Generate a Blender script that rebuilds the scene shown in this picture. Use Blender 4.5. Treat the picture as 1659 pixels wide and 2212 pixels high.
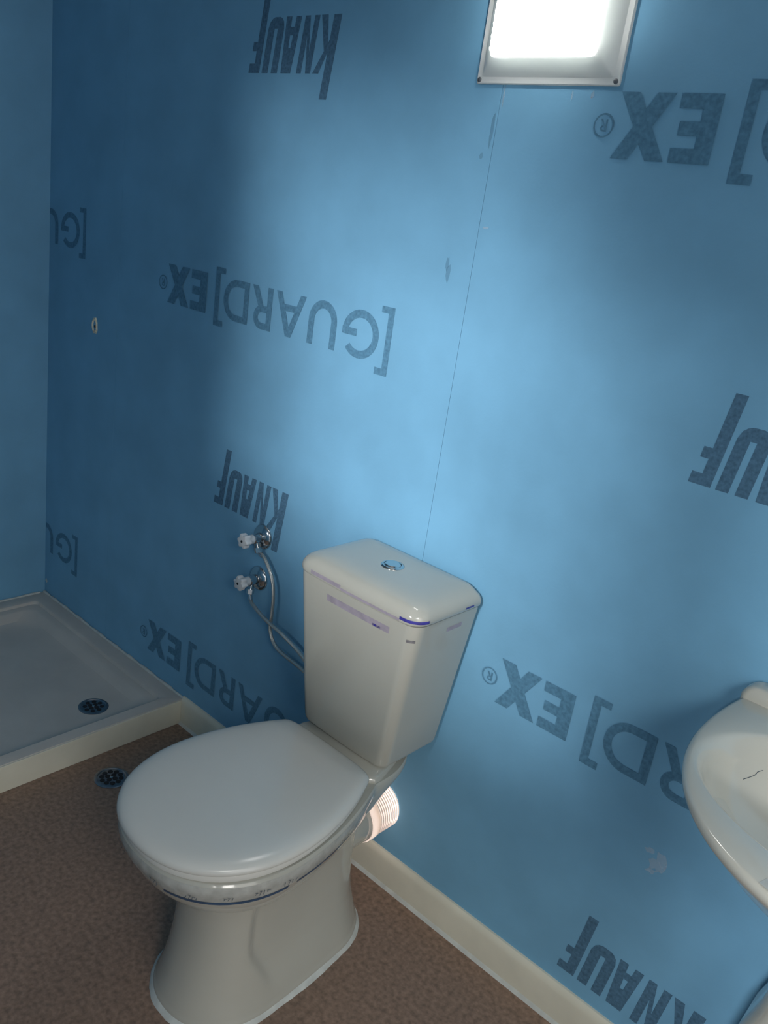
import bpy, bmesh, math, random
from mathutils import Vector, Matrix
random.seed(7)
PI = math.pi
sc = bpy.context.scene
for o in list(bpy.data.objects): bpy.data.objects.remove(o, do_unlink=True)
C = sc.collection

# ------------------------------------------------------------------ camera
cd = bpy.data.cameras.new('camera'); cam = bpy.data.objects.new('camera', cd); C.objects.link(cam)
cam.location = (2.576, -1.3294, 1.4631)
cam.rotation_euler = (1.2391, -0.1417, 0.7407)
cd.sensor_fit = 'VERTICAL'; cd.sensor_height = 36.0; cd.lens = 1830.25 / 2212 * 36.0
cd.clip_start = 0.02
sc.camera = cam

# ------------------------------------------------------------------ world, daylight, added fill, exposure
w = bpy.data.worlds.new('world'); sc.world = w; w.use_nodes = True
bg = w.node_tree.nodes['Background']
bg.inputs['Color'].default_value = (0.86, 0.93, 1.0, 1); bg.inputs['Strength'].default_value = 0.38
def area_light(name, loc, target, sx, sy, power, color):
    l = bpy.data.lights.new(name, 'AREA'); l.shape = 'RECTANGLE'; l.size = sx; l.size_y = sy
    l.energy = power; l.color = color
    o = bpy.data.objects.new(name, l); C.objects.link(o); o.location = loc
    o.rotation_euler = (Vector(target) - Vector(loc)).to_track_quat('-Z', 'Y').to_euler()
    return o
# daylight from behind the camera, its pool shaped by an added window opening
hall = area_light('hall_daylight', (2.75, -5.0, 2.93), (2.75, 0, 2.93), 1.25, 0.40, 325, (0.97, 0.98, 1.0))
hall.rotation_euler.rotate_axis('Z', math.radians(-45))
# soft fill light added outside the right wall, shining through an added doorway
area_light('added_side_fill', (3.95, -1.25, 1.15), (1.6, -1.0, 0.6), 1.3, 2.0, 17, (1.0, 0.97, 0.93))
area_light('added_high_fill', (4.20, -2.30, 2.70), (1.8, -0.5, 0.3), 1.2, 0.8, 42, (1.0, 0.97, 0.93))  # second added fill, set high so it reaches the low surfaces
LAMP_STRENGTH = 20.0
PIPE_DAYLIGHT = 0.45
vs = sc.view_settings
vs.view_transform = 'Standard'; vs.look = 'None'; vs.gamma = 1.0; vs.use_curve_mapping = False
vs.exposure = 0.0

# ------------------------------------------------------------------ materials
def srgb(r, g, b):
    f = lambda c: c / 12.92 if c <= 0.04045 else ((c + 0.055) / 1.055) ** 2.4
    return (f(r / 255), f(g / 255), f(b / 255), 1)
def material(name, col, rough=0.5, metal=0.0, var=0.0, var_scale=8.0, detail=4.0, bump=0.0, bump_scale=60.0,
             coat=0.0, col2=None, spec=0.5, alpha=1.0, transmission=0.0):
    m = bpy.data.materials.new(name); m.use_nodes = True
    nt = m.node_tree; b = nt.nodes['Principled BSDF']
    b.inputs['Base Color'].default_value = col; b.inputs['Roughness'].default_value = rough
    b.inputs['Metallic'].default_value = metal; b.inputs['Coat Weight'].default_value = coat
    b.inputs['Specular IOR Level'].default_value = spec
    b.inputs['Alpha'].default_value = alpha
    b.inputs['Transmission Weight'].default_value = transmission
    tc = nt.nodes.new('ShaderNodeTexCoord')
    if var > 0 or col2:
        n = nt.nodes.new('ShaderNodeTexNoise'); n.inputs['Scale'].default_value = var_scale
        n.inputs['Detail'].default_value = detail
        nt.links.new(tc.outputs['Object'], n.inputs['Vector'])
        r = nt.nodes.new('ShaderNodeValToRGB'); nt.links.new(n.outputs['Fac'], r.inputs['Fac'])
        r.color_ramp.elements[0].position = 0.32; r.color_ramp.elements[1].position = 0.68
        c2 = col2 or tuple(min(1, c * (1 + var)) for c in col[:3]) + (1,)
        c1 = col if col2 else tuple(c * (1 - var) for c in col[:3]) + (1,)
        r.color_ramp.elements[0].color = c1; r.color_ramp.elements[1].color = c2
        nt.links.new(r.outputs['Color'], b.inputs['Base Color'])
    if bump > 0:
        n2 = nt.nodes.new('ShaderNodeTexNoise'); n2.inputs['Scale'].default_value = bump_scale
        n2.inputs['Detail'].default_value = 5
        nt.links.new(tc.outputs['Object'], n2.inputs['Vector'])
        bp = nt.nodes.new('ShaderNodeBump'); bp.inputs['Strength'].default_value = bump
        bp.inputs['Distance'].default_value = 0.002
        nt.links.new(n2.outputs['Fac'], bp.inputs['Height']); nt.links.new(bp.outputs['Normal'], b.inputs['Normal'])
    return m

BOARD = (0.185, 0.415, 0.60, 1)
M = {}
M['board'] = material('blue_plasterboard', BOARD, 0.75, var=0.07, var_scale=6, bump=0.12, bump_scale=160, spec=0.25)
M['seam'] = material('seam_core', (0.30, 0.52, 0.72, 1), 0.9)
M['print_light'] = material('grey_print', (0.095, 0.23, 0.345, 1), 0.8, var=0.18, var_scale=140, spec=0.2)
M['print_dark'] = material('dark_print', (0.080, 0.172, 0.262, 1), 0.8, var=0.22, var_scale=150, spec=0.2)
M['ceiling'] = material('ceiling_white', (0.42, 0.43, 0.43, 1), 0.8, var=0.03)
M['floor'] = material('brown_vinyl', (0.25, 0.165, 0.118, 1), 0.55, var=0.30, var_scale=95, detail=6, bump=0.15, bump_scale=90)
M['cream'] = material('cream_plastic', (0.72, 0.69, 0.56, 1), 0.45, var=0.06, var_scale=10)
M['tray'] = material('tray_acrylic', (0.53, 0.50, 0.45, 1), 0.35, var=0.06, var_scale=9)
M['silicone'] = material('silicone', (0.56, 0.58, 0.54, 1), 0.5, var=0.10, var_scale=40, bump=0.3, bump_scale=60)
M['ceramic'] = material('glazed_ceramic', (0.44, 0.43, 0.372, 1), 0.12, var=0.025, var_scale=5, coat=0.3)
M['lid'] = material('seat_plastic', (0.58, 0.575, 0.53, 1), 0.22, var=0.02, var_scale=6)
M['chrome'] = material('chrome', (0.62, 0.62, 0.62, 1), 0.14, metal=1.0)
M['steel'] = material('drain_steel', (0.30, 0.30, 0.31, 1), 0.30, metal=1.0, var=0.2, var_scale=60)
M['dark'] = material('dark_hole', (0.012, 0.012, 0.014, 1), 0.7)
M['knob'] = material('white_knob_plastic', (0.62, 0.63, 0.63, 1), 0.4, var=0.03)
M['lampframe'] = material('lamp_frame_plastic', (0.80, 0.82, 0.79, 1), 0.45, var=0.02)
M['screw'] = material('screw_metal', (0.16, 0.17, 0.18, 1), 0.5, metal=0.7, var=0.2, var_scale=200)
M['tape'] = material('clear_film', (0.52, 0.53, 0.50, 1), 0.25, var=0.16, var_scale=45, alpha=0.55)
M['bluetape'] = material('blue_stripe', srgb(44, 74, 104), 0.4, var=0.2, var_scale=60)
M['purple'] = material('purple_tape', srgb(62, 58, 140), 0.35, var=0.25, var_scale=70)
M['lavender'] = material('lavender_residue', (0.43, 0.37, 0.46, 1), 0.5, var=0.15, var_scale=60, alpha=0.6)
M['grime'] = material('grime', (0.20, 0.19, 0.20, 1), 0.7, var=0.3, var_scale=120, alpha=0.8)
M['ink'] = material('ink_marks', (0.05, 0.07, 0.09, 1), 0.6)
M['plaster'] = material('raw_plaster', (0.72, 0.66, 0.50, 1), 0.9, var=0.2, var_scale=90, bump=0.4)
M['smudge'] = material('plaster_smudge', (0.66, 0.74, 0.80, 1), 0.9, var=0.1, var_scale=90, alpha=0.30)
M['streak'] = material('dirt_streak', (0.06, 0.13, 0.19, 1), 0.9, var=0.3, var_scale=90, alpha=0.20)
M['rubber'] = material('screw_cap_grey', (0.13, 0.13, 0.115, 1), 0.6, var=0.1)
# braided hose: fine woven relief
m = material('braided_steel', (0.62, 0.60, 0.55, 1), 0.30, metal=0.9)
nt = m.node_tree; b = nt.nodes['Principled BSDF']
tc = nt.nodes.new('ShaderNodeTexCoord'); wv = nt.nodes.new('ShaderNodeTexWave')
wv.inputs['Scale'].default_value = 180; wv.bands_direction = 'DIAGONAL'
nt.links.new(tc.outputs['Object'], wv.inputs['Vector'])
bp_ = nt.nodes.new('ShaderNodeBump'); bp_.inputs['Strength'].default_value = 0.5; bp_.inputs['Distance'].default_value = 0.001
nt.links.new(wv.outputs['Fac'], bp_.inputs['Height']); nt.links.new(bp_.outputs['Normal'], b.inputs['Normal'])
M['hose'] = m
# lit diffuser of the lamp
m = bpy.data.materials.new('lit_diffuser'); m.use_nodes = True
b = m.node_tree.nodes['Principled BSDF']; b.inputs['Base Color'].default_value = (0.9, 0.9, 0.9, 1)
b.inputs['Emission Color'].default_value = (1.0, 0.99, 0.96, 1); b.inputs['Emission Strength'].default_value = LAMP_STRENGTH
M['glow'] = m
# thin translucent white plastic of the flexible pipe
m = bpy.data.materials.new('translucent_plastic'); m.use_nodes = True
nt = m.node_tree; b = nt.nodes['Principled BSDF']; out = nt.nodes['Material Output']
b.inputs['Base Color'].default_value = (0.66, 0.60, 0.57, 1); b.inputs['Roughness'].default_value = 0.35
tr = nt.nodes.new('ShaderNodeBsdfTranslucent'); tr.inputs['Color'].default_value = (0.95, 0.85, 0.79, 1)
mx = nt.nodes.new('ShaderNodeMixShader'); mx.inputs['Fac'].default_value = 0.35
nt.links.new(b.outputs['BSDF'], mx.inputs[1]); nt.links.new(tr.outputs['BSDF'], mx.inputs[2])
nt.links.new(mx.outputs['Shader'], out.inputs['Surface'])
M['flex'] = m
m = m.copy(); m.name = 'translucent_collar'; m.node_tree.nodes['Mix Shader'].inputs['Fac'].default_value = 0.9; M['collar'] = m

nt = M['lampframe'].node_tree; b = nt.nodes['Principled BSDF']; out = nt.nodes['Material Output']
tr = nt.nodes.new('ShaderNodeBsdfTranslucent'); tr.inputs['Color'].default_value = (0.85, 0.90, 0.88, 1)
mx = nt.nodes.new('ShaderNodeMixShader'); mx.inputs['Fac'].default_value = 0.16
nt.links.new(b.outputs['BSDF'], mx.inputs[1]); nt.links.new(tr.outputs['BSDF'], mx.inputs[2]); nt.links.new(mx.outputs['Shader'], out.inputs['Surface'])

# ------------------------------------------------------------------ helpers
def link(name, me, mat, parent=None, smooth=None, loc=None):
    if mat and not me.materials: me.materials.append(M[mat] if isinstance(mat, str) else mat)
    if smooth is not None:
        for p in me.polygons: p.use_smooth = True
        me.set_sharp_from_angle(angle=math.radians(smooth))
    o = bpy.data.objects.new(name, me); C.objects.link(o)
    if loc: o.location = loc
    if parent: o.parent = parent
    return o
def from_bm(name, bm, mat, parent=None, smooth=None, loc=None, recalc=True):
    if recalc: bmesh.ops.recalc_face_normals(bm, faces=bm.faces)
    me = bpy.data.meshes.new(name); bm.to_mesh(me); bm.free()
    return link(name, me, mat, parent, smooth, loc)
def tag(o, label, cat, group=None, kind=None):
    if label: o['label'] = label
    if cat: o['category'] = cat
    if group: o['group'] = group
    if kind: o['kind'] = kind
    return o
def struct(o, label=None, cat=None):
    o['kind'] = 'structure'
    if label: o['label'] = label
    if cat: o['category'] = cat
    return o
def thing(name, loc, label, cat, group=None):
    o = bpy.data.objects.new(name, None); C.objects.link(o); o.location = loc; o.empty_display_size = 0.05
    return tag(o, label, cat, group)
def box(bm, x0, x1, y0, y1, z0, z1, bev=0.0, seg=2):
    vs_ = [bm.verts.new((x, y, z)) for x in (x0, x1) for y in (y0, y1) for z in (z0, z1)]
    fs = [(0,1,3,2),(4,6,7,5),(0,4,5,1),(2,3,7,6),(0,2,6,4),(1,5,7,3)]
    faces = [bm.faces.new([vs_[i] for i in f]) for f in fs]
    if bev > 0:
        es = list({e for f in faces for e in f.edges})
        bmesh.ops.bevel(bm, geom=es, offset=bev, segments=seg, profile=0.5, affect='EDGES')
    return bm
def loft(bm, rings, cap0=True, cap1=True, closed=True):
    vr = [[bm.verts.new(p) for p in r] for r in rings]
    n = len(rings[0])
    for a, b_ in zip(vr, vr[1:]):
        for i in range(n if closed else n - 1):
            j = (i + 1) % n
            bm.faces.new((a[i], a[j], b_[j], b_[i]))
    if cap0: bm.faces.new(list(reversed(vr[0])))
    if cap1: bm.faces.new(vr[-1])
    return vr
def circle(c, r, n, axis='z', ph=0.0):
    out = []
    for i in range(n):
        a = 2 * PI * i / n + ph
        u, v = r * math.cos(a), r * math.sin(a)
        if axis == 'z': out.append((c[0] + u, c[1] + v, c[2]))
        elif axis == 'y': out.append((c[0] + u, c[1], c[2] + v))
        else: out.append((c[0], c[1] + u, c[2] + v))
    return out
def lathe(bm, prof, c=(0, 0, 0), n=32, axis='z', cap0=True, cap1=True):
    """prof: list of (radius, position along axis)"""
    rings = []
    for r, t in prof:
        p = {'z': (c[0], c[1], c[2] + t), 'y': (c[0], c[1] + t, c[2]), 'x': (c[0] + t, c[1], c[2])}[axis]
        rings.append(circle(p, max(r, 1e-5), n, axis))
    return loft(bm, rings, cap0, cap1)
def catmull(pts, n=10):
    P = [Vector(p) for p in pts]; P = [2 * P[0] - P[1]] + P + [2 * P[-1] - P[-2]]
    out = []
    for i in range(1, len(P) - 2):
        for k in range(n):
            t = k / n
            a, b_, c_, d = P[i-1], P[i], P[i+1], P[i+2]
            out.append(0.5 * ((2*b_) + (-a + c_)*t + (2*a - 5*b_ + 4*c_ - d)*t*t + (-a + 3*b_ - 3*c_ + d)*t**3))
    out.append(P[-2]); return out
def tube(bm, pts, r, n=12, cap=True):
    P = [Vector(p) for p in pts]
    t0 = (P[1] - P[0]).normalized(); nrm = t0.orthogonal().normalized()
    rings = []
    for i, p in enumerate(P):
        t = (P[min(i+1, len(P)-1)] - P[max(i-1, 0)]).normalized()
        nrm = (nrm - t * nrm.dot(t)).normalized(); bi = t.cross(nrm)
        rr = r(i / (len(P) - 1)) if callable(r) else r
        rings.append([tuple(p + rr * (math.cos(2*PI*k/n) * nrm + math.sin(2*PI*k/n) * bi)) for k in range(n)])
    return loft(bm, rings, cap, cap)
def blob(bm, cx, cz, rx, rz, y, n=14, jit=0.35, seed=0, dep=0.0008):
    """irregular thin patch lying on the back wall"""
    rd = random.Random(seed)
    k = [1 + jit * (rd.random() - 0.5) * 2 for _ in range(n)]
    f = [(cx + rx*k[i]*math.cos(2*PI*i/n), y - 0.0002, cz + rz*k[i]*math.sin(2*PI*i/n)) for i in range(n)]
    g = [(p[0], y - dep, p[2]) for p in f]
    loft(bm, [f, g], False, True)

# ------------------------------------------------------------------ room shell
RX, RY, RZ = 3.10, -1.75, 2.32       # room: x 0..RX, y RY..0, z 0..RZ
bm = bmesh.new(); box(bm, -0.10, RX + 0.1, RY - 0.1, 0.10, -0.06, 0.0)
struct(from_bm('floor', bm, 'floor'), 'brown speckled vinyl floor of the washroom', 'floor')
bm = bmesh.new(); box(bm, -0.10, RX + 0.1, RY - 0.1, 0.10, RZ, RZ + 0.06)
struct(from_bm('ceiling', bm, 'ceiling'), 'plain white ceiling of the washroom', 'ceiling')
# back wall: core + plasterboards with open butt joints
SEAMS = [0.397, 1.597, 2.797]
PIPE_X, PIPE_Z, PIPE_R = 1.599, 0.200, 0.056
def wall_with_hole(x0, x1, z0, z1, y0, y1, hx, hz, hr, mat, name, parent=None):
    bm = bmesh.new()
    if not (x0 + hr < hx < x1 - hr): return from_bm(name, box(bm, x0, x1, y0, y1, z0, z1), mat, parent)
    n = 32
    sq = []
    s = hr * 1.5
    for i in range(n):
        a = 2*PI*i/n + PI/4; q = i * 4 / n
        k = int(q); t = q - k
        cs = [(1,1),(-1,1),(-1,-1),(1,-1)]
        p, r_ = cs[k], cs[(k+1) % 4]
        sq.append((p[0]*(1-t) + r_[0]*t, p[1]*(1-t) + r_[1]*t))
    for y, flip in ((y0, 0), (y1, 1)):
        ci = [bm.verts.new((hx + hr*math.cos(2*PI*i/n+PI/4), y, hz + hr*math.sin(2*PI*i/n+PI/4))) for i in range(n)]
        so = [bm.verts.new((hx + s*a, y, hz + s*b_)) for a, b_ in sq]
        for i in range(n): bm.faces.new((ci[i], ci[(i+1)%n], so[(i+1)%n], so[i]))
        g = lambda a, b_, c_, d: bm.faces.new([bm.verts.new((px, y, pz)) for px, pz in ((a, b_), (c_, b_), (c_, d), (a, d))])
        g(x0, z0, hx - s, z1); g(hx + s, z0, x1, z1); g(hx - s, z0, hx + s, hz - s); g(hx - s, hz + s, hx + s, z1)
        if flip == 0: c0 = ci
        else:
            for i in range(n): bm.faces.new((c0[i], c0[(i+1)%n], ci[(i+1)%n], ci[i]))
    for (a, b_), (c_, d) in (((x0,z0),(x1,z0)),((x1,z0),(x1,z1)),((x1,z1),(x0,z1)),((x0,z1),(x0,z0))):
        bm.faces.new([bm.verts.new(p) for p in ((a,y0,b_),(c_,y0,d),(c_,y1,d),(a,y1,b_))])
    return from_bm(name, bm, mat, parent)
back = wall_with_hole(-0.10, RX + 0.10, 0, RZ, 0.0125, 0.10, PIPE_X, PIPE_Z, PIPE_R - 0.004, 'seam', 'wall_back')
struct(back, 'back wall clad in blue printed plasterboard', 'wall')
edges = [0.0] + SEAMS + [RX]
boards = []
for i in range(4):
    x0 = edges[i] + (0.0004 if i else 0.0); x1 = edges[i+1] - (0.0004 if i < 3 else 0)
    # the pipe hole straddles the joint at x=1.597: the two boards beside it stop above and below it
    bm = bmesh.new()
    if i in (1, 2):
        n = 24; h = PIPE_R - 0.004
        dx = (x1 if i == 1 else x0) - PIPE_X
        dz = math.sqrt(h*h - dx*dx)
        a0 = math.atan2(dz, dx)
        if i == 1: arc = [a0 + (2*PI - 2*a0) * k / n for k in range(n + 1)]            # left half: from top round to bottom
        else:      arc = [a0 - 2*a0 * k / n for k in range(n + 1)]
        xe = x1 if i == 1 else x0; xf = x0 if i == 1 else x1; xm = PIPE_X + (-0.09 if i == 1 else 0.09)
        zt_, zb_ = PIPE_Z + dz, PIPE_Z - dz
        def sheet(p): bm.faces.new([bm.verts.new((q[0], 0.0, q[1])) for q in p])
        sheet(((xf, 0), (xm, 0), (xm, RZ), (xf, RZ))); sheet(((xm, zt_), (xe, zt_), (xe, RZ), (xm, RZ))); sheet(((xm, 0), (xe, 0), (xe, zb_), (xm, zb_)))
        ap = [(PIPE_X + h*math.cos(a), PIPE_Z + h*math.sin(a)) for a in arc]
        for k in range(n):
            za, zc = zt_ + (zb_ - zt_)*k/n, zt_ + (zb_ - zt_)*(k + 1)/n
            sheet((ap[k], ap[k+1], (xm, zc), (xm, za)))
        bmesh.ops.remove_doubles(bm, verts=bm.verts, dist=1e-6)
        for f in bm.faces:
            f.normal_update()
            if f.normal.y > 0: f.normal_flip()
        ex = bmesh.ops.extrude_face_region(bm, geom=bm.faces[:])
        for v in ex['geom']:
            if isinstance(v, bmesh.types.BMVert): v.co.y = 0.0125
    else: box(bm, x0, x1, 0.0, 0.0125, 0, RZ)
    boards.append(from_bm('plasterboard', bm, 'board', back))
bm = bmesh.new(); box(bm, -0.10, 0.0, RY, 0.0, 0, RZ)
struct(from_bm('wall_left', bm, 'board'), 'left wall of plain blue plasterboard beside the shower tray', 'wall')
bm = bmesh.new(); box(bm, RX, RX + 0.10, -0.50, 0.0, 0, RZ); box(bm, RX, RX + 0.10, RY, -1.66, 0, RZ); box(bm, RX, RX + 0.10, -1.66, -0.50, 2.0, RZ)  # the gap is an unseen doorway, added to let the fill light in
struct(from_bm('wall_right', bm, 'board'), 'right wall of blue plasterboard with an unseen doorway added for the fill light', 'wall')
DX0, DX1, DZ0, DZ = 1.670, 2.20, 1.43, 2.05     # unseen window opening, added and sized to shape the light pool
bm = bmesh.new(); box(bm, -0.10, DX0, RY - 0.10, RY, 0, RZ); box(bm, DX1, 2.54, RY - 0.10, RY, 0, RZ)
box(bm, 3.02, RX + 0.10, RY - 0.10, RY, 0, RZ); box(bm, 2.54, 3.02, RY - 0.10, RY, 2.0, RZ)  # unseen doorway added to bring soft light to the lower right
box(bm, DX0, DX1, RY - 0.10, RY, DZ, RZ); box(bm, DX0, DX1, RY - 0.10, RY, 0, DZ0)
struct(from_bm('wall_front', bm, 'board'), 'front wall of blue plasterboard with an unseen window opening and doorway added to shape the light', 'wall')

# ------------------------------------------------------------------ prints on the boards
def quad(bm, pts): bm.faces.new([bm.verts.new((p[0], p[1], 0)) for p in pts])
def arcband(bm, cx, cy, rx, ry, t, a0, a1, n=20):
    prev = None
    for i in range(n + 1):
        a = math.radians(a0 + (a1 - a0) * i / n)
        o = (cx + rx*math.cos(a), cy + ry*math.sin(a)); q = (cx + (rx-t)*math.cos(a), cy + (ry-t)*math.sin(a))
        if prev: quad(bm, (prev[0], o, q, prev[1]))
        prev = (o, q)
def rect(bm, u0, u1, v0, v1): quad(bm, ((u0, v0), (u1, v0), (u1, v1), (u0, v1)))
def guardex(bm):
    H, T = 0.098, 0.0168
    rect(bm, 0, 0.0160, -0.020, 0.121); rect(bm, 0.0160, 0.036, -0.020, -0.0065); rect(bm, 0.0160, 0.036, 0.1065, 0.121)
    arcband(bm, 0.0885, 0.0490, 0.0535, 0.0510, T, 42, 322, 36)                   # G
    arcband(bm, 0.0885, 0.0490, 0.0535, 0.0510, T, 322, 358, 6)
    rect(bm, 0.099, 0.142, 0.0400, 0.0550)
    rect(bm, 0.160, 0.1775, 0.043, H); rect(bm, 0.2315, 0.249, 0.043, H)          # U
    arcband(bm, 0.2045, 0.043, 0.0445, 0.0450, 0.0172, 180, 360, 20)
    quad(bm, ((0.263, 0), (0.281, 0), (0.322, H), (0.304, H)))                    # A
    quad(bm, ((0.345, 0), (0.363, 0), (0.322, H), (0.304, H))); rect(bm, 0.283, 0.343, 0.026, 0.041)
    rect(bm, 0.376, 0.393, 0, H); rect(bm, 0.393, 0.412, H - 0.015, H)            # R
    arcband(bm, 0.410, 0.0705, 0.0290, 0.0275, 0.0155, -90, 90, 16)
    rect(bm, 0.393, 0.412, 0.043, 0.0585); quad(bm, ((0.405, 0.046), (0.424, 0.046), (0.449, 0), (0.429, 0)))
    rect(bm, 0.461, 0.478, 0, H); rect(bm, 0.478, 0.507, H - 0.0155, H); rect(bm, 0.478, 0.507, 0, 0.0155)   # D
    arcband(bm, 0.507, H/2, 0.0480, H/2, 0.0158, -90, 90, 22)
    rect(bm, 0.574, 0.590, -0.020, 0.121); rect(bm, 0.5545, 0.574, -0.020, -0.0065); rect(bm, 0.5545, 0.574, 0.1065, 0.121)
    rect(bm, 0.625, 0.652, 0, H); rect(bm, 0.652, 0.690, 0, 0.021); rect(bm, 0.652, 0.690, H - 0.021, H); rect(bm, 0.652, 0.684, 0.039, 0.059)  # E
    quad(bm, ((0.699, 0), (0.730, 0), (0.790, H), (0.760, H))); quad(bm, ((0.760, 0), (0.792, 0), (0.729, H), (0.698, H)))   # X
    arcband(bm, 0.813, 0.050, 0.0185, 0.0185, 0.0028, 0, 360, 28)                 # registered mark
    rect(bm, 0.8065, 0.8095, 0.0405, 0.0595); arcband(bm, 0.8120, 0.0545, 0.0060, 0.0050, 0.0026, -90, 90, 8)
    rect(bm, 0.8095, 0.8120, 0.0570, 0.0595); rect(bm, 0.8095, 0.8120, 0.0495, 0.0520)
    quad(bm, ((0.8105, 0.0500), (0.8135, 0.0500), (0.8190, 0.0405), (0.8158, 0.0405)))
def knauf(bm):
    H, s = 0.109, 0.13
    def q(*p): quad(bm, [(u + s*v, v) for u, v in p])
    def r(u0, u1, v0, v1): q((u0, v0), (u1, v0), (u1, v1), (u0, v1))
    r(0, 0.0225, 0, 0.158)                                                        # K with tall stem
    q((0.0225, 0.046), (0.0225, 0.070), (0.0385, H), (0.0570, H)); q((0.0255, 0.052), (0.0330, 0.070), (0.0590, 0), (0.0395, 0))
    r(0.0635, 0.0790, 0, H); r(0.0925, 0.1080, 0, H); q((0.0720, H), (0.0790, H), (0.1000, 0), (0.0925, 0))   # N
    q((0.0790, H*0.62), (0.0790, H), (0.0925, H*0.38), (0.0925, 0))
    q((0.1190, 0), (0.1360, 0), (0.1430, H), (0.1265, H)); q((0.1500, 0), (0.1670, 0), (0.1580, H), (0.1425, H))   # A
    r(0.1345, 0.1525, 0.020, 0.036); q((0.1365, 0.060), (0.1510, 0.060), (0.1480, H), (0.1395, H))
    r(0.1700, 0.1905, 0.022, H); r(0.2010, 0.2215, 0.022, H)                      # U
    q((0.1700, 0.022), (0.1740, 0.009), (0.1800, 0.003), (0.1870, 0), (0.2045, 0), (0.2115, 0.003), (0.2175, 0.009), (0.2215, 0.022))
    r(0.2300, 0.2500, -0.044, H); r(0.2500, 0.2670, H - 0.019, H); r(0.2500, 0.2640, 0.047, 0.065)   # F with long stem
def stamp(fn, name, board, x0, z0, mat, clip_x=None, label=None):
    bm = bmesh.new(); fn(bm)
    for v in bm.verts: v.co = (x0 - v.co.x, 0.0, z0 - v.co.y)          # the boards hang upside down
    if clip_x is not None:
        bmesh.ops.bisect_plane(bm, geom=bm.verts[:] + bm.edges[:] + bm.faces[:], plane_co=(clip_x, 0, 0), plane_no=(-1, 0, 0), clear_outer=True)
    for f in bm.faces:                                                  # face the room
        f.normal_update()
        if f.normal.y > 0: f.normal_flip()
    for k, f in enumerate(bm.faces):                                    # ink lies a hair proud of the paper
        for v in f.verts: v.co.y = -0.0003 - 0.00001 * k
    o = from_bm(name, bm, mat, board, recalc=False)
    if label: o['label'] = label
    return o
BL, BM, BR = boards[0], boards[1], boards[2]
for z in (1.354, 0.3363): stamp(guardex, 'printed_lettering', BL, 0.2127, z, 'print_light', 0.003)
for z in (1.2790, 0.2475): stamp(guardex, 'printed_lettering', BM, 1.4250, z, 'print_light')
for z in (1.8380, 0.8170): stamp(knauf, 'printed_logo', BM, 1.1745, z, 'print_dark')
for z in (1.7065, 0.6895): stamp(guardex, 'printed_lettering', BR, 2.6230, z, 'print_light')
for z in (1.2480, 0.2290): stamp(knauf, 'printed_logo', BR, 2.3744, z, 'print_dark')

# ---- wear on the boards
bm = bmesh.new(); rd = random.Random(3); n = 16
o1 = [(0.277 + (0.013 + 0.005*rd.random())*math.cos(2*PI*i/n), 0.0, 1.053 + (0.021 + 0.008*rd.random())*math.sin(2*PI*i/n)) for i in range(n)]
o2 = [(0.277 + (p[0]-0.277)*0.75, -0.0035, 1.053 + (p[2]-1.053)*0.75) for p in o1]
o3 = [(0.277 + (p[0]-0.277)*0.40, 0.003, 1.053 + (p[2]-1.053)*0.40) for p in o1]
loft(bm, [o1, o2, o3], False, True); from_bm('plaster_chip', bm, 'plaster', BL)['label'] = 'chipped plaster around a small drilled hole'
bm = bmesh.new(); lathe(bm, [(0.0045, -0.0012), (0.0045, 0.001)], (0.279, 0.0, 1.051), 12, 'y'); from_bm('drilled_hole', bm, 'dark', BL)
bm = bmesh.new(); blob(bm, 2.222, 0.460, 0.013, 0.018, 0, 16, 0.5, 5); blob(bm, 2.200, 0.478, 0.008, 0.006, 0, 10, 0.5, 6); blob(bm, 2.212, 0.440, 0.009, 0.006, 0, 10, 0.5, 8)
from_bm('filler_smudge', bm, 'smudge', BR)
bm = bmesh.new(); blob(bm, 0.012, 0.122, 0.006, 0.008, 0, 12, 0.4, 9); from_bm('filler_dab', bm, 'silicone', BL)
bm = bmesh.new(); blob(bm, 1.5895, 1.640, 0.0035, 0.026, 0, 12, 0.3, 11); blob(bm, 1.575, 1.597, 0.004, 0.005, 0, 10, 0.3, 12)
blob(bm, 1.543, 1.386, 0.005, 0.016, 0, 18, 0.22, 13); blob(bm, 1.538, 1.402, 0.0035, 0.012, 0, 18, 0.22, 14)
from_bm('dirt_streak', bm, 'streak', BM)
bm = bmesh.new(); blob(bm, 1.6025, 1.697, 0.0014, 0.018, 0, 10, 0.2, 15); blob(bm, 1.740, 1.699, 0.0016, 0.008, 0, 10, 0.2, 16); blob(bm, 1.778, 1.700, 0.0025, 0.006, 0, 10, 0.4, 17)
blob(bm, 1.6130, 1.476, 0.007, 0.0025, 0, 10, 0.3, 18)
from_bm('scratch_mark', bm, 'smudge', BR)

# ------------------------------------------------------------------ baseboards
TX, TY, TZ = 0.833, -0.86, 0.079     # shower tray
def baseboard(name, p0, p1, inward, h=0.085, t=0.013):
    bm = bmesh.new(); p0, p1 = Vector(p0), Vector(p1); inw = Vector(inward)
    prof = [(0, 0), (t, 0), (t, h - 0.016), (t - 0.003, h - 0.006), (t - 0.008, h), (0, h)]
    loft(bm, [[tuple(p + inw*a + Vector((0, 0, b_))) for a, b_ in prof] for p in (p0, p1)])
    return struct(from_bm(name, bm, 'cream', None, 30))
o = baseboard('baseboard_back', (TX, 0, 0), (RX, 0, 0), (0, -1, 0)); tag(o, 'cream plastic baseboard along the back wall', 'baseboard')
o = baseboard('baseboard_left', (0, TY, 0), (0, RY, 0), (1, 0, 0)); tag(o, 'cream baseboard on the left wall in front of the shower tray', 'baseboard')
o = baseboard('baseboard_right', (RX, -0.013, 0), (RX, -0.50, 0), (-1, 0, 0)); tag(o, 'cream baseboard on the right wall', 'baseboard')
bm = bmesh.new()
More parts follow.
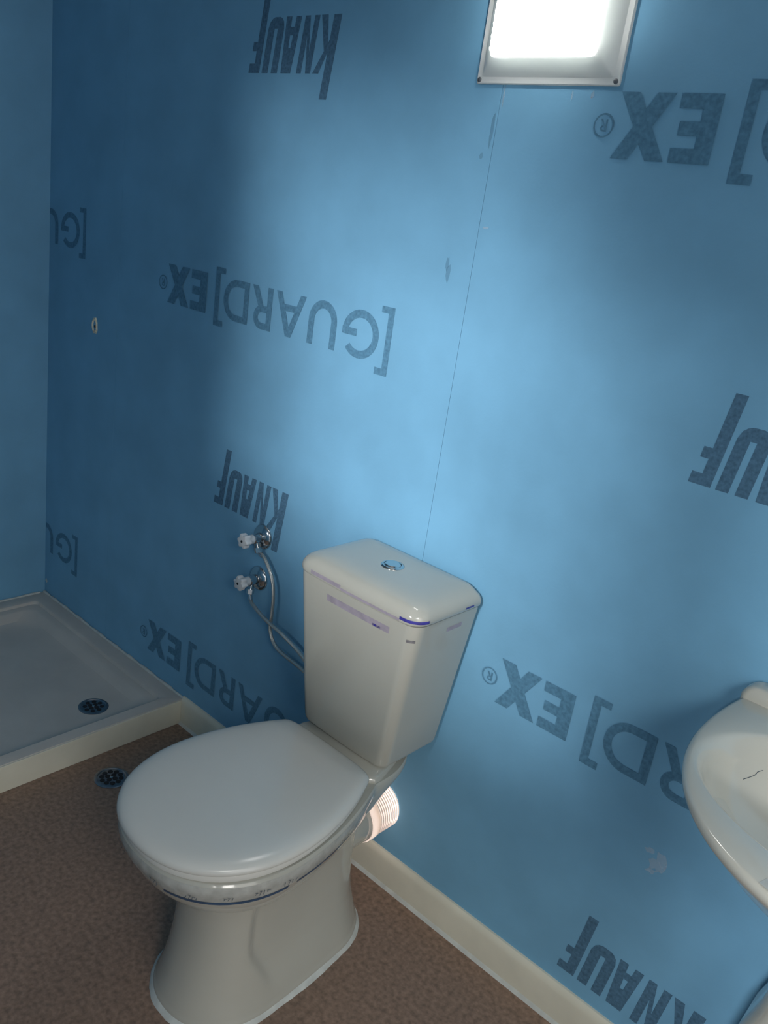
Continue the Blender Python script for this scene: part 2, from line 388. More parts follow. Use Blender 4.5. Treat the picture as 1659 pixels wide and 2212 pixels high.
loft(bm, [[(x, -0.013, 0), (x, -0.020, 0), (x, -0.0165, 0.0035), (x, -0.013, 0.0065)] for x in (TX + 0.004, RX - 0.02)])
from_bm('sealant_bead', bm, 'silicone', bpy.data.objects['baseboard_back'], 30)

# ------------------------------------------------------------------ shower tray
def rrect(x0, x1, y0, y1, r, z, n=8):
    out = []
    for cx, cy, a0 in ((x1 - r, y1 - r, 0), (x0 + r, y1 - r, 90), (x0 + r, y0 + r, 180), (x1 - r, y0 + r, 270)):
        for k in range(n + 1):
            a = math.radians(a0 + 90 * k / n); out.append((cx + r*math.cos(a), cy + r*math.sin(a), z))
    return out
tray = thing('shower_tray', (0, 0, 0), 'low rectangular grey-white shower tray in the left corner', 'shower tray')
ty0 = TY
bm = bmesh.new()
X0, X1, Y0, Y1 = 0.0015, TX, ty0, -0.0015
def inset(d, r, z, f=0.0): return rrect(X0 + d, X1 - d*(1 - f), Y0 + d, Y1 - d, r, z)
rings = [inset(0, 0.004, 0.0), inset(0, 0.004, TZ - 0.004), inset(0.001, 0.004, TZ - 0.001), inset(0.005, 0.006, TZ),
         inset(0.048, 0.012, TZ + 0.0015, .3), inset(0.054, 0.014, TZ - 0.001, .3), inset(0.058, 0.018, TZ - 0.009, .3), inset(0.074, 0.030, TZ - 0.012, .3),
         inset(0.080, 0.036, TZ - 0.015, .3), inset(0.100, 0.055, TZ - 0.036, .3), inset(0.118, 0.065, TZ - 0.0415, .3), inset(0.16, 0.07, TZ - 0.043, .3), inset(0.30, 0.05, TZ - 0.044, 0)]
loft(bm, rings, True, True)
from_bm('basin', bm, 'tray', tray, 25)
bm = bmesh.new(); box(bm, 0.004, TX + 0.0035, TY, -0.0135, 0.0005, TZ - 0.006, 0.0015)
bm2 = bmesh.new(); box(bm2, TX + 0.0002, TX + 0.0040, TY + 0.002, -0.0135, 0.0005, TZ - 0.003, 0.001); bm.free()
from_bm('front_panel', bm2, 'cream', tray)['label'] = 'cream front edge of the tray'
bm = bmesh.new()
pts = catmull([(0.004, TY, TZ), (0.004, -0.4, TZ), (0.005, -0.02, TZ)], 14)
tube(bm, pts, lambda t: 0.0045 + 0.001*math.sin(t*41), 8)
pts = catmull([(0.004, -0.005, TZ), (0.15, -0.004, TZ), (0.4, -0.005, TZ), (0.6, -0.004, TZ), (TX, -0.004, TZ)], 14)
tube(bm, pts, lambda t: 0.0045 + 0.0012*math.sin(t*57) + 0.0008*math.sin(t*131), 8)
tube(bm, catmull([(TX + 0.002, -0.006, 0.012), (TX + 0.002, -0.005, 0.05), (TX + 0.001, -0.005, TZ + 0.003)], 6), 0.004, 8)
from_bm('sealant_bead', bm, 'silicone', tray, 60)
def drain(bm_c, r, z, parent, n_holes=8):
    bm = bmesh.new(); lathe(bm, [(r, 0.0), (r, 0.0015), (r*0.93, 0.0032), (r*0.84, 0.0030), (r*0.80, 0.0012), (r*0.3, 0.0012), (0.0001, 0.0014)], (bm_c[0], bm_c[1], z), 40, cap1=False)
    from_bm('drain_ring', bm, 'steel', parent, 40)
    holes = [(0.0, 0.0)] if False else []
    for k in range(n_holes): holes.append((r*0.56*math.cos(2*PI*k/n_holes + .2), r*0.56*math.sin(2*PI*k/n_holes + .2)))
    for k in range(4): holes.append((r*0.24*math.cos(2*PI*k/4 + .5), r*0.24*math.sin(2*PI*k/4 + .5)))
    for hx, hy in holes:
        bm = bmesh.new(); lathe(bm, [(r*0.15, 0.0008), (r*0.15, 0.0021), (r*0.12, 0.0022)], (bm_c[0] + hx, bm_c[1] + hy, z), 12)
        from_bm('drain_hole', bm, 'dark', parent)
    bm = bmesh.new(); lathe(bm, [(r*0.09, 0.001), (r*0.09, 0.0030), (r*0.06, 0.0036)], (bm_c[0], bm_c[1], z), 12)
    from_bm('drain_screw', bm, 'chrome', parent, 40)
d1 = thing('tray_drain', (0, 0, 0), 'round dark metal drain grate set in the shower tray', 'drain')
drain((0.672, -0.196), 0.042, TZ - 0.0435, d1)
d2 = thing('floor_drain', (0, 0, 0), 'round dark metal drain grate in the brown floor beside the toilet', 'drain')
drain((0.941, -0.297), 0.044, 0.0, d2, 10)

# ------------------------------------------------------------------ toilet
XC = 1.605
toilet = thing('toilet', (XC, -0.35, 0), 'white close-coupled ceramic toilet with its lid closed', 'toilet')
def P(o): o.matrix_parent_inverse = toilet.matrix_basis.inverted(); return o
T_INV = Matrix.Translation((-XC, 0.35, 0))
def tpart(name, bm, mat, smooth=35, parent=None):
    o = from_bm(name, bm, mat, None, smooth)
    o.parent = parent or toilet
    if parent is None: o.matrix_parent_inverse = T_INV
    return o
def sm(a, b_, x):
    t = min(1, max(0, (x - a) / (b_ - a))); return t*t*(3 - 2*t)
def hw(y, yf, ym, y1, yb, W, Wb, pf=2.2, rb=0.05, pb=7.0, tp=1.9):
    """half width of an egg-shaped outline: rounded front, taper to the back, squared rear"""
    if y <= ym:
        t = min(1, (ym - y) / (ym - yf)); return W * max(0, 1 - t**pf) ** (1 / pf)
    v = W + (Wb - W) * min(1, (y - ym) / (y1 - ym)) ** tp
    t = max(0, (y - (yb - rb)) / rb); return v * max(0, 1 - t**pb) ** (1 / pb)
def egg(z, yf, ym, y1, yb, W, Wb, n=44, scoop=0.0, pf=2.2, rb=0.05, pb=7.0, xs=XC):
    ys = [yf + (yb - yf) * (1 - math.cos(PI * i / n)) / 2 for i in range(n + 1)]
    right, left = [], []
    for y in ys:
        h = hw(y, yf, ym, y1, yb, W, Wb, pf, rb, pb)
        if scoop:
            ye = 0.045 * (1 - sm(0.04, 0.16, z)); h *= 1 - 0.62 * scoop * sm(-0.482 + ye, -0.452 + ye, y) * (1 - sm(-0.34, -0.15, y))
        right.append((xs + h, y, z)); left.append((xs - h, y, z))
    return right + list(reversed(left[1:-1]))
bm = bmesh.new()
L = [ # z, yf, ym, y1, yb, W, Wb, scoop, back rounding length, back rounding power
 (0.000, -0.580, -0.43, -0.16, -0.108, 0.128, 0.112, 0.00, 0.120, 2.2),
 (0.010, -0.580, -0.43, -0.16, -0.108, 0.128, 0.112, 0.00, 0.120, 2.2),
 (0.018, -0.577, -0.43, -0.16, -0.110, 0.125, 0.108, 0.00, 0.120, 2.2),
 (0.045, -0.567, -0.43, -0.16, -0.116, 0.117, 0.098, 0.02, 0.115, 2.2),
 (0.070, -0.560, -0.43, -0.16, -0.122, 0.113, 0.091, 0.10, 0.110, 2.2),
 (0.095, -0.554, -0.43, -0.16, -0.127, 0.110, 0.085, 0.18, 0.105, 2.2),
 (0.130, -0.547, -0.43, -0.16, -0.132, 0.107, 0.080, 0.24, 0.10, 2.2),
 (0.180, -0.541, -0.43, -0.16, -0.135, 0.105, 0.077, 0.27, 0.10, 2.2),
 (0.230, -0.541, -0.43, -0.16, -0.135, 0.106, 0.078, 0.26, 0.10, 2.2),
 (0.270, -0.548, -0.43, -0.16, -0.135, 0.111, 0.082, 0.20, 0.10, 2.2),
 (0.292, -0.562, -0.44, -0.18, -0.135, 0.121, 0.086, 0.13, 0.10, 2.3),
 (0.302, -0.578, -0.44, -0.18, -0.133, 0.132, 0.090, 0.08, 0.10, 2.4),
 (0.312, -0.598, -0.45, -0.18, -0.130, 0.146, 0.094, 0.04, 0.10, 2.5),
 (0.328, -0.620, -0.46, -0.19, -0.120, 0.159, 0.100, 0.00, 0.09, 2.8),
 (0.348, -0.637, -0.46, -0.20, -0.102, 0.170, 0.107, 0.00, 0.10, 2.4),
 (0.368, -0.648, -0.46, -0.20, -0.075, 0.178, 0.113, 0.00, 0.12, 2.2),
 (0.385, -0.656, -0.46, -0.20, -0.035, 0.184, 0.118, 0.00, 0.155, 2.1),
 (0.400, -0.661, -0.46, -0.20, -0.022, 0.187, 0.121, 0.00, 0.155, 2.1),
 (0.411, -0.660, -0.46, -0.20, -0.022, 0.187, 0.121, 0.00, 0.155, 2.1),
 (0.417, -0.654, -0.46, -0.20, -0.024, 0.182, 0.119, 0.00, 0.155, 2.1)]
LF = []
for a_, b_ in zip(L, L[1:]):
    for k in range(4): LF.append([a_[j] + (b_[j] - a_[j]) * k / 4 for j in range(10)])
LF.append(L[-1])
for _ in range(2):      # ease the profile between the measured levels
    LF = [LF[0]] + [[q[0]] + [(p[j] + 2*q[j] + r_[j]) / 4 for j in range(1, 10)] for p, q, r_ in zip(LF, LF[1:], LF[2:])] + [LF[-1]]
loft(bm, [egg(*l[:7], n=96, scoop=l[7], rb=l[8], pb=l[9]) for l in LF], True, True)
pan = tpart('pan', bm, 'ceramic', 50)
# raised ledge that carries the cistern
bm = bmesh.new()
def ledge(d, z):
    return [(XC + sx*(h - d), y + dy*d, z) for sx, h, y, dy in ((1, 0.062, -0.030, -1), (-1, 0.062, -0.030, -1), (-1, 0.098, -0.120, 0), (-1, 0.1165, -0.185, 0), (-1, 0.1165, -0.200, 0), (-1, 0.105, -0.212, 1), (1, 0.105, -0.212, 1), (1, 0.1165, -0.200, 0), (1, 0.1165, -0.185, 0), (1, 0.098, -0.120, 0))]
loft(bm, [ledge(d, z) for d, z in ((0, 0.400), (0, 0.420), (0.003, 0.427), (0.008, 0.430))])
tpart('cistern_ledge', bm, 'ceramic', 35)
# silicone bead round the foot
bm = bmesh.new()
prev = None; base = egg(0, *L[0][1:7], rb=0.12, pb=2.2); nb = len(base); cen = Vector((XC, -0.34, 0)); rings = []
for i, p in enumerate(base):
    d = (Vector(p) - cen); d.z = 0; d.normalize(); rd = random.Random(i)
    wv_ = 0.0075 + 0.0010*math.sin(i*0.6) + 0.0005*math.sin(i*2.3)
    rings.append([tuple(Vector(p) - d*0.003), tuple(Vector(p) + d*wv_), tuple(Vector(p) + d*wv_*0.7 + Vector((0, 0, 0.004))), tuple(Vector(p) - d*0.002 + Vector((0, 0, 0.011)))])
loft(bm, rings + [rings[0]], False, False); bmesh.ops.remove_doubles(bm, verts=bm.verts, dist=1e-5)
tpart('sealant_bead', bm, 'silicone', 60)['label'] = 'uneven white silicone bead round the foot'
# fixing screw in the side hollow
bm = bmesh.new(); lathe(bm, [(0.008, -0.012), (0.008, 0.001), (0.0055, 0.003)], (XC + 0.097, -0.405, 0.079), 14, 'x'); tpart('fixing_screw', bm, 'rubber')
# seat ring and lid
bm = bmesh.new()
loft(bm, [egg(z, -0.664 + d, -0.46, -0.225, -0.220 - d*.5, 0.1840 - d, 0.118 - d*.5, pf=2.15, rb=0.02, pb=3.5) for z, d in ((0.4175, 0.010), (0.420, 0.004), (0.426, 0.003), (0.431, 0.005), (0.433, 0.010))])
tpart('seat_ring', bm, 'lid', 40)
bm = bmesh.new()
LD = [(0.4345, 0.008), (0.4360, 0.002), (0.4400, 0.0), (0.4445, 0.0005), (0.4490, 0.004), (0.4525, 0.010), (0.4550, 0.018), (0.4568, 0.030), (0.4580, 0.050), (0.4590, 0.085), (0.4593, 0.120)]
loft(bm, [egg(z, -0.668 + d, -0.46 + d*0.2, -0.225, -0.216 - d*0.6, 0.1870 - d, 0.121 - d*0.85, pf=2.15, rb=0.018, pb=3.5) for z, d in LD])
tpart('lid', bm, 'lid', 40)['label'] = 'closed white lid with rounded edges'
for s in (-1, 1):
    bm = bmesh.new(); lathe(bm, [(0.009, -0.016), (0.010, -0.014), (0.010, 0.014), (0.009, 0.016)], (XC + s*0.050, -0.226, 0.431), 14, 'x'); tpart('hinge', bm, 'lid')
# protective film left on the pan rim, with a blue line and printed marks
def rimband(z0, z1, i0, i1, off, n=44, steps=60):
    bm = bmesh.new(); prev = None; tot = []
    def ring(z):
        a = [l for l in L if l[0] <= z][-1]; b_ = [l for l in L if l[0] >= z][0]
        t = 0 if a[0] == b_[0] else (z - a[0]) / (b_[0] - a[0])
        q = [a[k] + (b_[k] - a[k]) * t for k in range(7)]
        return egg(z, *q[1:7], n=n)
    zz = [z0 + (z1 - z0) * k / 4 for k in range(5)]
    R_ = [ring(z) for z in zz]; N = len(R_[0])
    idx = [(i0 + k) % N for k in range(i1 - i0 + 1)]
    rows = []
    for r_ in R_:
        row = []
        for i in idx:
            p = Vector(r_[i]); d = p - Vector((XC, -0.44, p.z)); d.normalize(); row.append(tuple(p + d*off))
        rows.append(row)
    loft(bm, rows, False, False, closed=False)
    return bm
# ring index: 0 = front tip, rising along the right side to the back
tpart('protective_film', rimband(0.378, 0.412, -14, 27, 0.0007), 'tape', 60)['label'] = 'clear packing film stuck round the pan rim'
tpart('film_stripe', rimband(0.3695, 0.3775, 3, 16, 0.0010), 'bluetape', 60)['label'] = 'dark blue stripe on the packing film'
tpart('film_stripe', rimband(0.3715, 0.3785, 17, 28, 0.0010), 'bluetape', 60)
bm = bmesh.new(); rd = random.Random(5)
def rimpoint(i, z):
    a = egg(z, -0.661, -0.46, -0.20, -0.022, 0.187, 0.121); k = int(math.floor(i)); t = i - k; N = len(a)
    p = Vector(a[k % N]).lerp(Vector(a[(k+1) % N]), t); d = (p - Vector((XC, -0.44, z))).normalized()
    return p + d*0.0016
marks = []
for c0, cnt, dz in ((-5.2, 6, 0), (-2.8, 3, 0), (1.8, 3, 0), (5.6, 4, -1), (9.3, 3, 0), (12.2, 4, 1), (15.0, 4, 0), (18.5, 3, 0), (21.8, 5, 0)):
    for k in range(cnt):
        i = c0 + k*0.38; z = 0.391 + dz*0.002
        h = 0.004 + 0.006*rd.random()
        marks.append((i, z - h/2, i + 0.22*rd.random(), z + h/2))
        if rd.random() < .5: marks.append((i, z + h/2, i + 0.3, z + h/2 - 0.001))
for a, z0, b_, z1 in marks:
    p, q = rimpoint(a, z0), rimpoint(b_, z1); d = (q - p).normalized(); nrm = Vector((p.x - XC, p.y + 0.44, 0)).normalized(); s = d.cross(nrm)*0.0005
    bm.faces.new([bm.verts.new(tuple(v)) for v in (p - s, q - s, q + s, p + s)])
fp = tpart('film_print', bm, 'ink', None); fp['label'] = 'small smeared print on the packing film'; fp['kind'] = 'stuff'
# cistern: tapered tank, domed lid, flush button
CX = 1.598
def dring(hwid, y0, y1, r, z, n=8, cx=CX, bulge=0.0):
    """rounded rectangle with front corners (y0) of radius r and small rear corners; front slightly bowed"""
    out = []; rb = 0.012
    x0, x1 = cx - hwid, cx + hwid
    for px, py, a0, rr in ((x1 - rb, y1 - rb, 0, rb), (x0 + rb, y1 - rb, 90, rb), (x0 + r, y0 + r, 180, r), (x1 - r, y0 + r, 270, r)):
        for k in range(n + 1):
            a = math.radians(a0 + 90*k/n); x, y = px + rr*math.cos(a), py + rr*math.sin(a)
            if y < (y0 + y1)/2: y -= bulge * (1 - ((x - cx)/hwid)**2)
            out.append((x, y, z))
        if a0 == 180:
            for k in range(1, 8):
                x = x0 + r + (x1 - x0 - 2*r)*k/8; out.append((x, y0 - bulge*(1 - ((x - cx)/hwid)**2), z))
    return out
bm = bmesh.new()
loft(bm, [dring(*a, bulge=0.004, cx=c) for a, c in (
    ((0.112, -0.169, -0.016, 0.020, 0.4305), 1.594), ((0.118, -0.174, -0.004, 0.022, 0.4330), 1.594), ((0.1220, -0.1765, -0.003, 0.023, 0.442), 1.594),
    ((0.1315, -0.183, -0.003, 0.024, 0.52), 1.595), ((0.1420, -0.190, -0.003, 0.025, 0.61), 1.596),
    ((0.1515, -0.1955, -0.003, 0.026, 0.69), 1.597), ((0.1605, -0.2005, -0.003, 0.027, 0.764), CX), ((0.1615, -0.2010, -0.003, 0.027, 0.7745), CX))])
tank = tpart('tank', bm, 'ceramic', 40); tank['label'] = 'tapered white ceramic cistern tank'
bm = bmesh.new()
LDZ = [(0.7760, 0.1600, 0.0), (0.7770, 0.1635, 0), (0.7800, 0.1655, 0), (0.7860, 0.1660, 0), (0.7920, 0.1650, 0.001), (0.7990, 0.1615, 0.004), (0.8050, 0.1555, 0.009), (0.8095, 0.1475, 0.016), (0.8130, 0.1360, 0.026), (0.8155, 0.1190, 0.040), (0.8165, 0.0950, 0.056), (0.8168, 0.0600, 0.075)]
LY = -0.2050
loft(bm, [dring(h, LY + i_*0.9 + (0.1660 - h)*0.12, -0.003 - min(i_, 0.010)*0.9 - max(0, i_ - 0.03)*0.9, max(0.012, min(0.034, h*0.3)), z, bulge=0.004) for z, h, i_ in LDZ])
clid = tpart('tank_lid', bm, 'ceramic', 40); clid['label'] = 'domed white ceramic cistern lid'
def cband(name, pts_fn, mat, z0, z1, s0, s1, body, label=None):
    """thin strip on the cistern side; s = ring position 0..1"""
    bm = bmesh.new(); rows = []
    for k in range(5):
        z = z0 + (z1 - z0)*k/4
        if body == 'tank':
            t = (z - 0.69)/(0.764 - 0.69); r_ = dring(0.1515 + 0.009*t + 0.0006, -0.1955 - 0.005*t - 0.0006, -0.0115, 0.0265, z, bulge=0.004, cx=1.597 + 0.001*t)
        else:
            q = [a for a in LDZ if a[0] <= z][-1]; q2 = [a for a in LDZ if a[0] >= z][0]; t = 0 if q == q2 else (z - q[0])/(q2[0] - q[0])
            h = q[1] + (q2[1] - q[1])*t; i_ = q[2] + (q2[2] - q[2])*t
            r_ = dring(h + 0.0006, LY + i_*0.9 + (0.1660 - h)*0.12 - 0.0006, -0.0105, 0.034, z, bulge=0.004)
        # walk along the ring by arc length
        pts = [Vector(p) for p in r_]; pts.append(pts[0]); cum = [0]
        for a, b_ in zip(pts, pts[1:]): cum.append(cum[-1] + (b_ - a).length)
        row = []; M_ = 26
        for j in range(M_ + 1):
            s = (s0 + (s1 - s0)*j/M_) * cum[-1]
            i = max(i for i in range(len(cum) - 1) if cum[i] <= s)
            t = (s - cum[i])/(cum[i+1] - cum[i]); row.append(tuple(pts[i].lerp(pts[i+1], t)))
        rows.append(row)
    loft(bm, rows, False, False, closed=False)
    o = tpart(name, bm, mat, 60, None)
    if label: o['label'] = label
    return o
# ring runs: right rear corner -> back -> left rear -> left side -> front -> right side
cband('tape_scrap', None, 'purple', 0.7820, 0.7880, 0.790, 0.852, 'lid', 'torn purple-blue tape on the lid corner')
cband('tape_scrap', None, 'purple', 0.7820, 0.7860, 0.962, 0.988, 'lid')
cband('tape_residue', None, 'lavender', 0.7800, 0.7880, 0.555, 0.640, 'lid')
cband('tape_residue', None, 'lavender', 0.7395, 0.7535, 0.600, 0.770, 'tank')
cband('tape_residue', None, 'lavender', 0.7415, 0.7515, 0.920, 0.968, 'tank')
cband('tape_residue', None, 'lavender', 0.7780, 0.7835, 0.64, 0.79, 'lid')
cband('tape_residue', None, 'purple', 0.7395, 0.7445, 0.727, 0.748, 'tank')
cband('grime_mark', None, 'grime', 0.7395, 0.7455, 0.812, 0.830, 'tank')
bm = bmesh.new(); lathe(bm, [(0.024, -0.004), (0.024, 0.002), (0.021, 0.0045), (0.0185, 0.0045), (0.0180, 0.002), (0.0175, 0.002)], (1.596, -0.0955, 0.8155), 32)
btn = tpart('flush_button', bm, 'chrome', 35)
bm = bmesh.new(); lathe(bm, [(0.0172, 0.0), (0.0172, 0.0042), (0.0150, 0.0062), (0.0001, 0.0070)], (1.596, -0.0955, 0.8155), 28, cap1=False)
o = tpart('push_cap', bm, 'chrome', 35, btn); o.matrix_parent_inverse = Matrix()
# spigot at the back of the pan
bm = bmesh.new(); lathe(bm, [(0.062, -0.26), (0.060, -0.20), (0.056, -0.165), (0.0535, -0.140), (0.0535, -0.083), (0.0515, -0.0805)], (PIPE_X, 0, PIPE_Z), 40, 'y')
tpart('outlet_spigot', bm, 'ceramic', 40)

# ------------------------------------------------------------------ flexible waste pipe (open to daylight outside)
pipe = thing('waste_pipe', (PIPE_X, -0.06, PIPE_Z), 'glowing corrugated white flexible waste pipe behind the toilet', 'pipe')
PI_ = Matrix.Translation((-PIPE_X, 0.06, -PIPE_Z))
bm = bmesh.new(); prof = []
y = -0.066
while y < 0.060:
    prof += [(0.0530, y), (0.0565, y + 0.0016), (0.0565, y + 0.0034), (0.0530, y + 0.0050)]; y += 0.0064
prof = [(min(r, 0.0515) if yy > -0.001 else r, yy) for r, yy in prof]
lathe(bm, prof, (PIPE_X, 0, PIPE_Z), 48, 'y', False, False)
o = from_bm('corrugated_sleeve', bm, 'flex', None, 50); o.parent = pipe; o.matrix_parent_inverse = PI_
bm = bmesh.new(); lathe(bm, [(0.0545, -0.092), (0.0572, -0.0915), (0.0580, -0.088), (0.0580, -0.070), (0.0560, -0.0665)], (PIPE_X, 0, PIPE_Z), 48, 'y', False, False)
o = from_bm('collar', bm, 'collar', None, 50); o.parent = pipe; o.matrix_parent_inverse = PI_; o['label'] = 'smooth brightly lit collar'
l = bpy.data.lights.new('pipe_daylight', 'AREA'); l.shape = 'DISK'; l.size = 0.085; l.energy = PIPE_DAYLIGHT; l.color = (1.0, 0.90, 0.84)
lo = bpy.data.objects.new('pipe_daylight', l); C.objects.link(lo); lo.location = (PIPE_X, 0.055, PIPE_Z); lo.rotation_euler = (math.radians(-90), 0, 0)

# ------------------------------------------------------------------ angle valves and hoses
def valve(x, z, label, outlet, seed):
    v = thing('angle_valve', (x, 0, z), label, 'valve', 'angle valves on the back wall')
    bm = bmesh.new(); lathe(bm, [(0.0325, 0.0), (0.0325, -0.002), (0.0300, -0.0060), (0.0230, -0.0105), (0.0150, -0.0125), (0.0118, -0.0130)], (0, 0, 0), 36, 'y'); from_bm('escutcheon', bm, 'chrome', v, 50)
    bm = bmesh.new(); lathe(bm, [(0.0105, -0.008), (0.0105, -0.012), (0.0130, -0.014), (0.0130, -0.032), (0.0100, -0.034), (0.0085, -0.038)], (0, 0, 0), 20, 'y')
    from_bm('valve_body', bm, 'chrome', v, 35)
    d = Vector(outlet).normalized()
    bm = bmesh.new(); c0 = Vector((0, -0.024, 0)); tube(bm, [c0 + d*t for t in (0.004, 0.020, 0.028)], 0.0075, 14)
    ob = from_bm('outlet', bm, 'chrome', v, 35)
    bm = bmesh.new(); tube(bm, [c0 + d*t for t in (0.0225, 0.0355)], 0.0100, 6); from_bm('compression_nut', bm, 'chrome', ob, 20)
    # lobed plastic knob
    bm = bmesh.new(); n = 48; ph = seed
    def lob(r, am, yy): return [((r + am*math.cos(6*(2*PI*i/n) + ph))*math.cos(2*PI*i/n), yy, (r + am*math.cos(6*(2*PI*i/n) + ph))*math.sin(2*PI*i/n)) for i in range(n)]
    loft(bm, [lob(0.0115, 0, -0.035), lob(0.0115, 0, -0.047), lob(0.0125, 0.0003, -0.049), lob(0.0165, 0.0022, -0.052), lob(0.0170, 0.0026, -0.065), lob(0.0155, 0.0024, -0.0680), lob(0.0120, 0.0010, -0.0690)])
    k = from_bm('knob', bm, 'knob', v, 40)
    bm = bmesh.new(); lathe(bm, [(0.0034, -0.0680), (0.0034, -0.0696), (0.0028, -0.0697)], (0, 0, 0), 14, 'y'); from_bm('screw_hole', bm, 'dark', k)
    return v
valve(1.100, 0.682, 'chrome angle valve with white knob, the upper of the pair beside the cistern', (0.35, 0.1, -1), 0.3)
valve(1.100, 0.569, 'chrome angle valve with white knob, the lower of the pair beside the cistern', (0.12, -0.15, -1), 1.0)
def hose(pts, label):
    bm = bmesh.new(); tube(bm, catmull(pts, 12), 0.0046, 14)
    h = from_bm('braided_hose', bm, 'hose', None, 60); tag(h, label, 'hose', 'braided hoses to the cistern')
    for a, b_ in ((pts[0], pts[1]), (pts[-1], pts[-2])):
        a, b_ = Vector(a), Vector(b_); d = (b_ - a).normalized(); bm = bmesh.new(); tube(bm, [a - d*0.001, a + d*0.016], 0.0058, 14); from_bm('ferrule', bm, 'chrome', h, 40)
    return h
hose([(1.1115, -0.0205, 0.6495), (1.139, -0.022, 0.640), (1.174, -0.025, 0.604), (1.188, -0.027, 0.560), (1.189, -0.027, 0.503), (1.191, -0.027, 0.466), (1.222, -0.028, 0.434), (1.310, -0.032, 0.425), (1.37, -0.040, 0.421), (1.420, -0.050, 0.419), (1.462, -0.060, 0.421)],
     'braided steel hose hanging from the upper valve in the wider loop')
hose([(1.1043, -0.0295, 0.534), (1.114, -0.033, 0.520), (1.139, -0.040, 0.514), (1.190, -0.043, 0.500), (1.246, -0.042, 0.489), (1.314, -0.041, 0.468), (1.38, -0.055, 0.446), (1.425, -0.085, 0.438), (1.460, -0.105, 0.4235)],
     'braided steel hose running from the lower valve straight to the cistern')

# ------------------------------------------------------------------ wall lamp
lamp = thing('wall_lamp', (1.6825, 0, 1.714), 'white rectangular wall lamp shining above the toilet', 'lamp')
LI = Matrix.Translation((-1.6825, 0, -1.714))
lx0, lx1, lz0, lz1 = 1.541, 1.824, 1.714, 2.110
def zr(d, y, r): return [(p[0], y, p[1]) for p in [(q[0], q[1]) for q in rrect(lx0 + d, lx1 - d, lz0 + d, lz1 - d, r, 0, 5)]]
bm = bmesh.new()
loft(bm, [zr(0, 0, 0.004), zr(0, -0.0035, 0.004), zr(0.0015, -0.0050, 0.004), zr(0.011, -0.0050, 0.003), zr(0.0125, -0.0060, 0.003), zr(0.0345, -0.0265, 0.010), zr(0.0370, -0.0280, 0.010), zr(0.0385, -0.0270, 0.010), zr(0.0385, -0.004, 0.010)], True, True)
o = from_bm('frame', bm, 'lampframe', None, 28); o.parent = lamp; o.matrix_parent_inverse = LI
# ribbed diffuser: horizontal ribs give it a scalloped side edge
bm = bmesh.new(); rings = []; z = lz0 + 0.0395; zt = lz1 - 0.0395; xa, xb = lx0 + 0.0395, lx1 - 0.0395
N = 240
for k in range(N + 1):
    zz = z + (zt - z)*k/N; e = min(1, min(zz - z, zt - zz)/0.010); rr = math.sqrt(max(0, 1 - (1 - e)**2))
    h = 0.027 + 0.013*rr + 0.0010*math.cos(2*PI*(zz - z)/0.0095)*rr; ins = 0.008*(1 - rr)
    rings.append([(xa + ins, -0.018, zz), (xa + ins, -h + 0.008, zz), (xa + ins + 0.003, -h + 0.002, zz), (xa + ins + 0.010, -h, zz), (xb - ins - 0.010, -h, zz), (xb - ins - 0.003, -h + 0.002, zz), (xb - ins, -h + 0.008, zz), (xb - ins, -0.018, zz)])
loft(bm, rings)
o = from_bm('diffuser', bm, 'glow', None, 40); o.parent = lamp; o.matrix_parent_inverse = LI; o['label'] = 'glowing ribbed diffuser'
for sx in (lx0 + 0.0065, lx1 - 0.0065):
    for sz in (lz0 + 0.0065, lz1 - 0.0065):
        bm = bmesh.new(); lathe(bm, [(0.0042, -0.003), (0.0042, -0.0060), (0.0030, -0.0068)], (sx, 0, sz), 14, 'y'); o = from_bm('screw', bm, 'screw', None, 40); o.parent = lamp; o.matrix_parent_inverse = LI

# ------------------------------------------------------------------ washbasin
SX = 2.552; RIMZ = 0.850
basin = thing('washbasin', (SX, -0.2, 0), 'white ceramic washbasin on a pedestal against the back wall', 'washbasin')
SI = Matrix.Translation((-SX, 0.2, 0))
def spart(name, bm, mat, smooth=40):
    o = from_bm(name, bm, mat, None, smooth); o.parent = basin; o.matrix_parent_inverse = SI; return o
def bring(sc_, z, yoff=0.0, yb=-0.010, n=56, k=1.0, front=None):
    """basin outline: rounded front, flat back"""
    yf = -0.478 + (1 - sc_)*0.30 + yoff; W = 0.281*sc_; ym = -0.155
    ys = [yf + (yb - yf)*(1 - math.cos(PI*i/n))/2 for i in range(n + 1)]
    R_, L_ = [], []
    for y in ys:
        if y <= ym:
            t = min(1, (ym - y)/(ym - yf)); h = W*max(0, 1 - t**2.2)**(1/2.2)
        else:
            t = (y - ym)/max(1e-6, (yb - ym)); h = W*(1 - 0.05*t*t)*max(0, 1 - max(0, (y - (yb - 0.03*k))/(0.03*k))**3)**(1/3)
        R_.append((SX + h, y, z)); L_.append((SX - h, y, z))
    return R_ + list(reversed(L_[1:-1]))
def bowl(s, z, cy=-0.235, n=56, rx=0.253, ry=0.168):
    # inner bowl: same number of points as bring, ordered front -> right -> back -> left
    N = 2*n; out = []
    for i in range(N):
        a = 2*PI*i/N
        out.append((SX + rx*s*math.sin(a), cy - ry*s*math.cos(a)*(1.0), z))
    return out
bm = bmesh.new()
rings = [bring(0.45, 0.70), bring(0.62, 0.735), bring(0.82, 0.785), bring(0.93, 0.818), bring(0.980, 0.833), bring(0.997, 0.840), bring(1.0, 0.846), bring(0.992, 0.8505), bring(0.975, 0.852)]
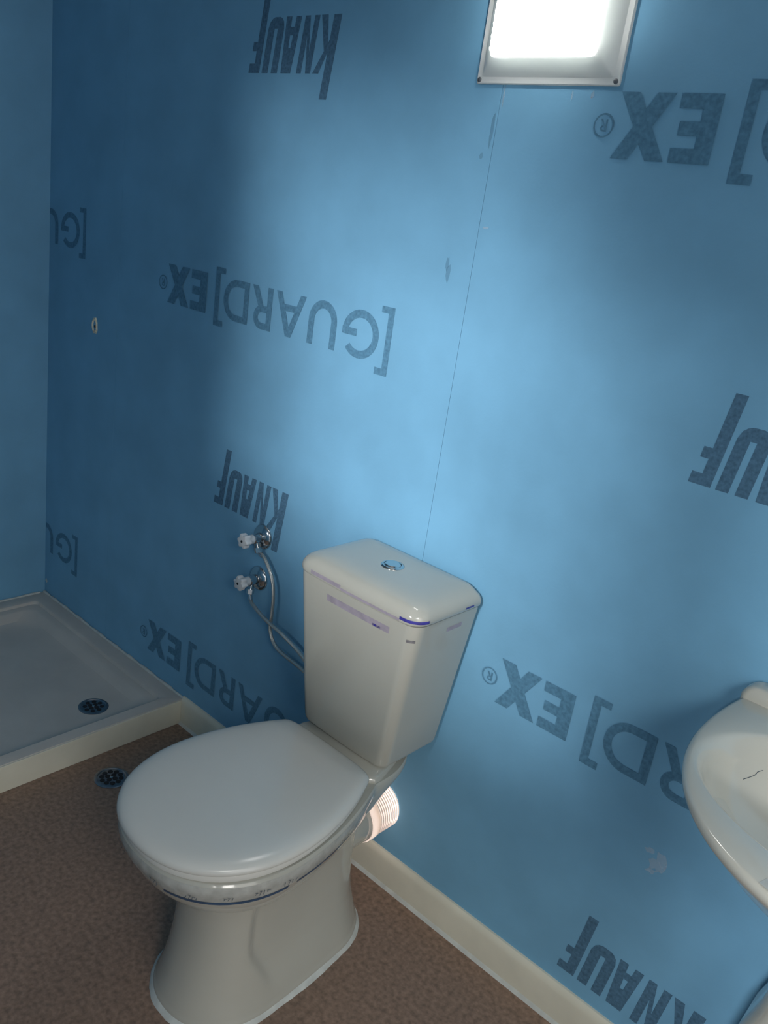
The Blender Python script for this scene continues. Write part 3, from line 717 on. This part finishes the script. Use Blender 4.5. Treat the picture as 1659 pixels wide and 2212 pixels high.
rings += [bowl(1.045, 0.8520), bowl(1.02, 0.8505), bowl(1.0, 0.846), bowl(0.975, 0.838), bowl(0.95, 0.820), bowl(0.86, 0.775), bowl(0.70, 0.740), bowl(0.45, 0.722), bowl(0.2, 0.716)]
loft(bm, rings)
bas = spart('bowl', bm, 'ceramic', 60)
bm = bmesh.new()
def upst(d, z): return rrect(SX - 0.276 + d, SX + 0.276 - d, -0.050 + d*0.5, -0.008 - d*0.1, 0.010, z, 5)
loft(bm, [upst(0, 0.845), upst(0.0, 0.858), upst(0.004, 0.866), upst(0.012, 0.872), upst(0.02, 0.874)])
spart('back_upstand', bm, 'ceramic', 50)
bm = bmesh.new(); lathe(bm, [(0.024, 0), (0.024, 0.003), (0.019, 0.004), (0.012, 0.001), (0.0001, 0.001)], (SX, -0.275, 0.7162), 24, cap1=False); spart('waste_ring', bm, 'chrome')
bm = bmesh.new()
def ped(hx, yf, z): return rrect(SX - hx, SX + hx, yf, -0.014, min(hx, 0.06)*0.95, z, 8)
loft(bm, [ped(0.118, -0.250, 0), ped(0.118, -0.250, 0.03), ped(0.120, -0.235, 0.20), ped(0.121, -0.215, 0.33), ped(0.112, -0.205, 0.40), ped(0.096, -0.20, 0.46), ped(0.086, -0.20, 0.54), ped(0.086, -0.205, 0.64), ped(0.095, -0.22, 0.73)])
spart('pedestal', bm, 'ceramic', 50)
bm = bmesh.new()     # clear sticker on the front of the rim
a = bring(0.985, 0.8535); N = len(a)
seg = [Vector(a[(N - k) % N]) for k in range(1, 8)]
loft(bm, [[tuple(p) for p in seg], [tuple(p + Vector((0.004, 0.014, 0.0002))) for p in seg]], False, False, closed=False)
spart('clear_sticker', bm, 'tape', None)['label'] = 'clear sticker on the front rim'
bm = bmesh.new(); tube(bm, catmull([(2.3440, -0.1746, 0.7955), (2.3488, -0.1661, 0.7978), (2.3532, -0.1585, 0.8009), (2.3549, -0.1538, 0.8053), (2.3594, -0.1479, 0.8077)], 6), 0.0005, 6)
spart('hair', bm, 'ink')['label'] = 'fine dark hairline in the bowl'
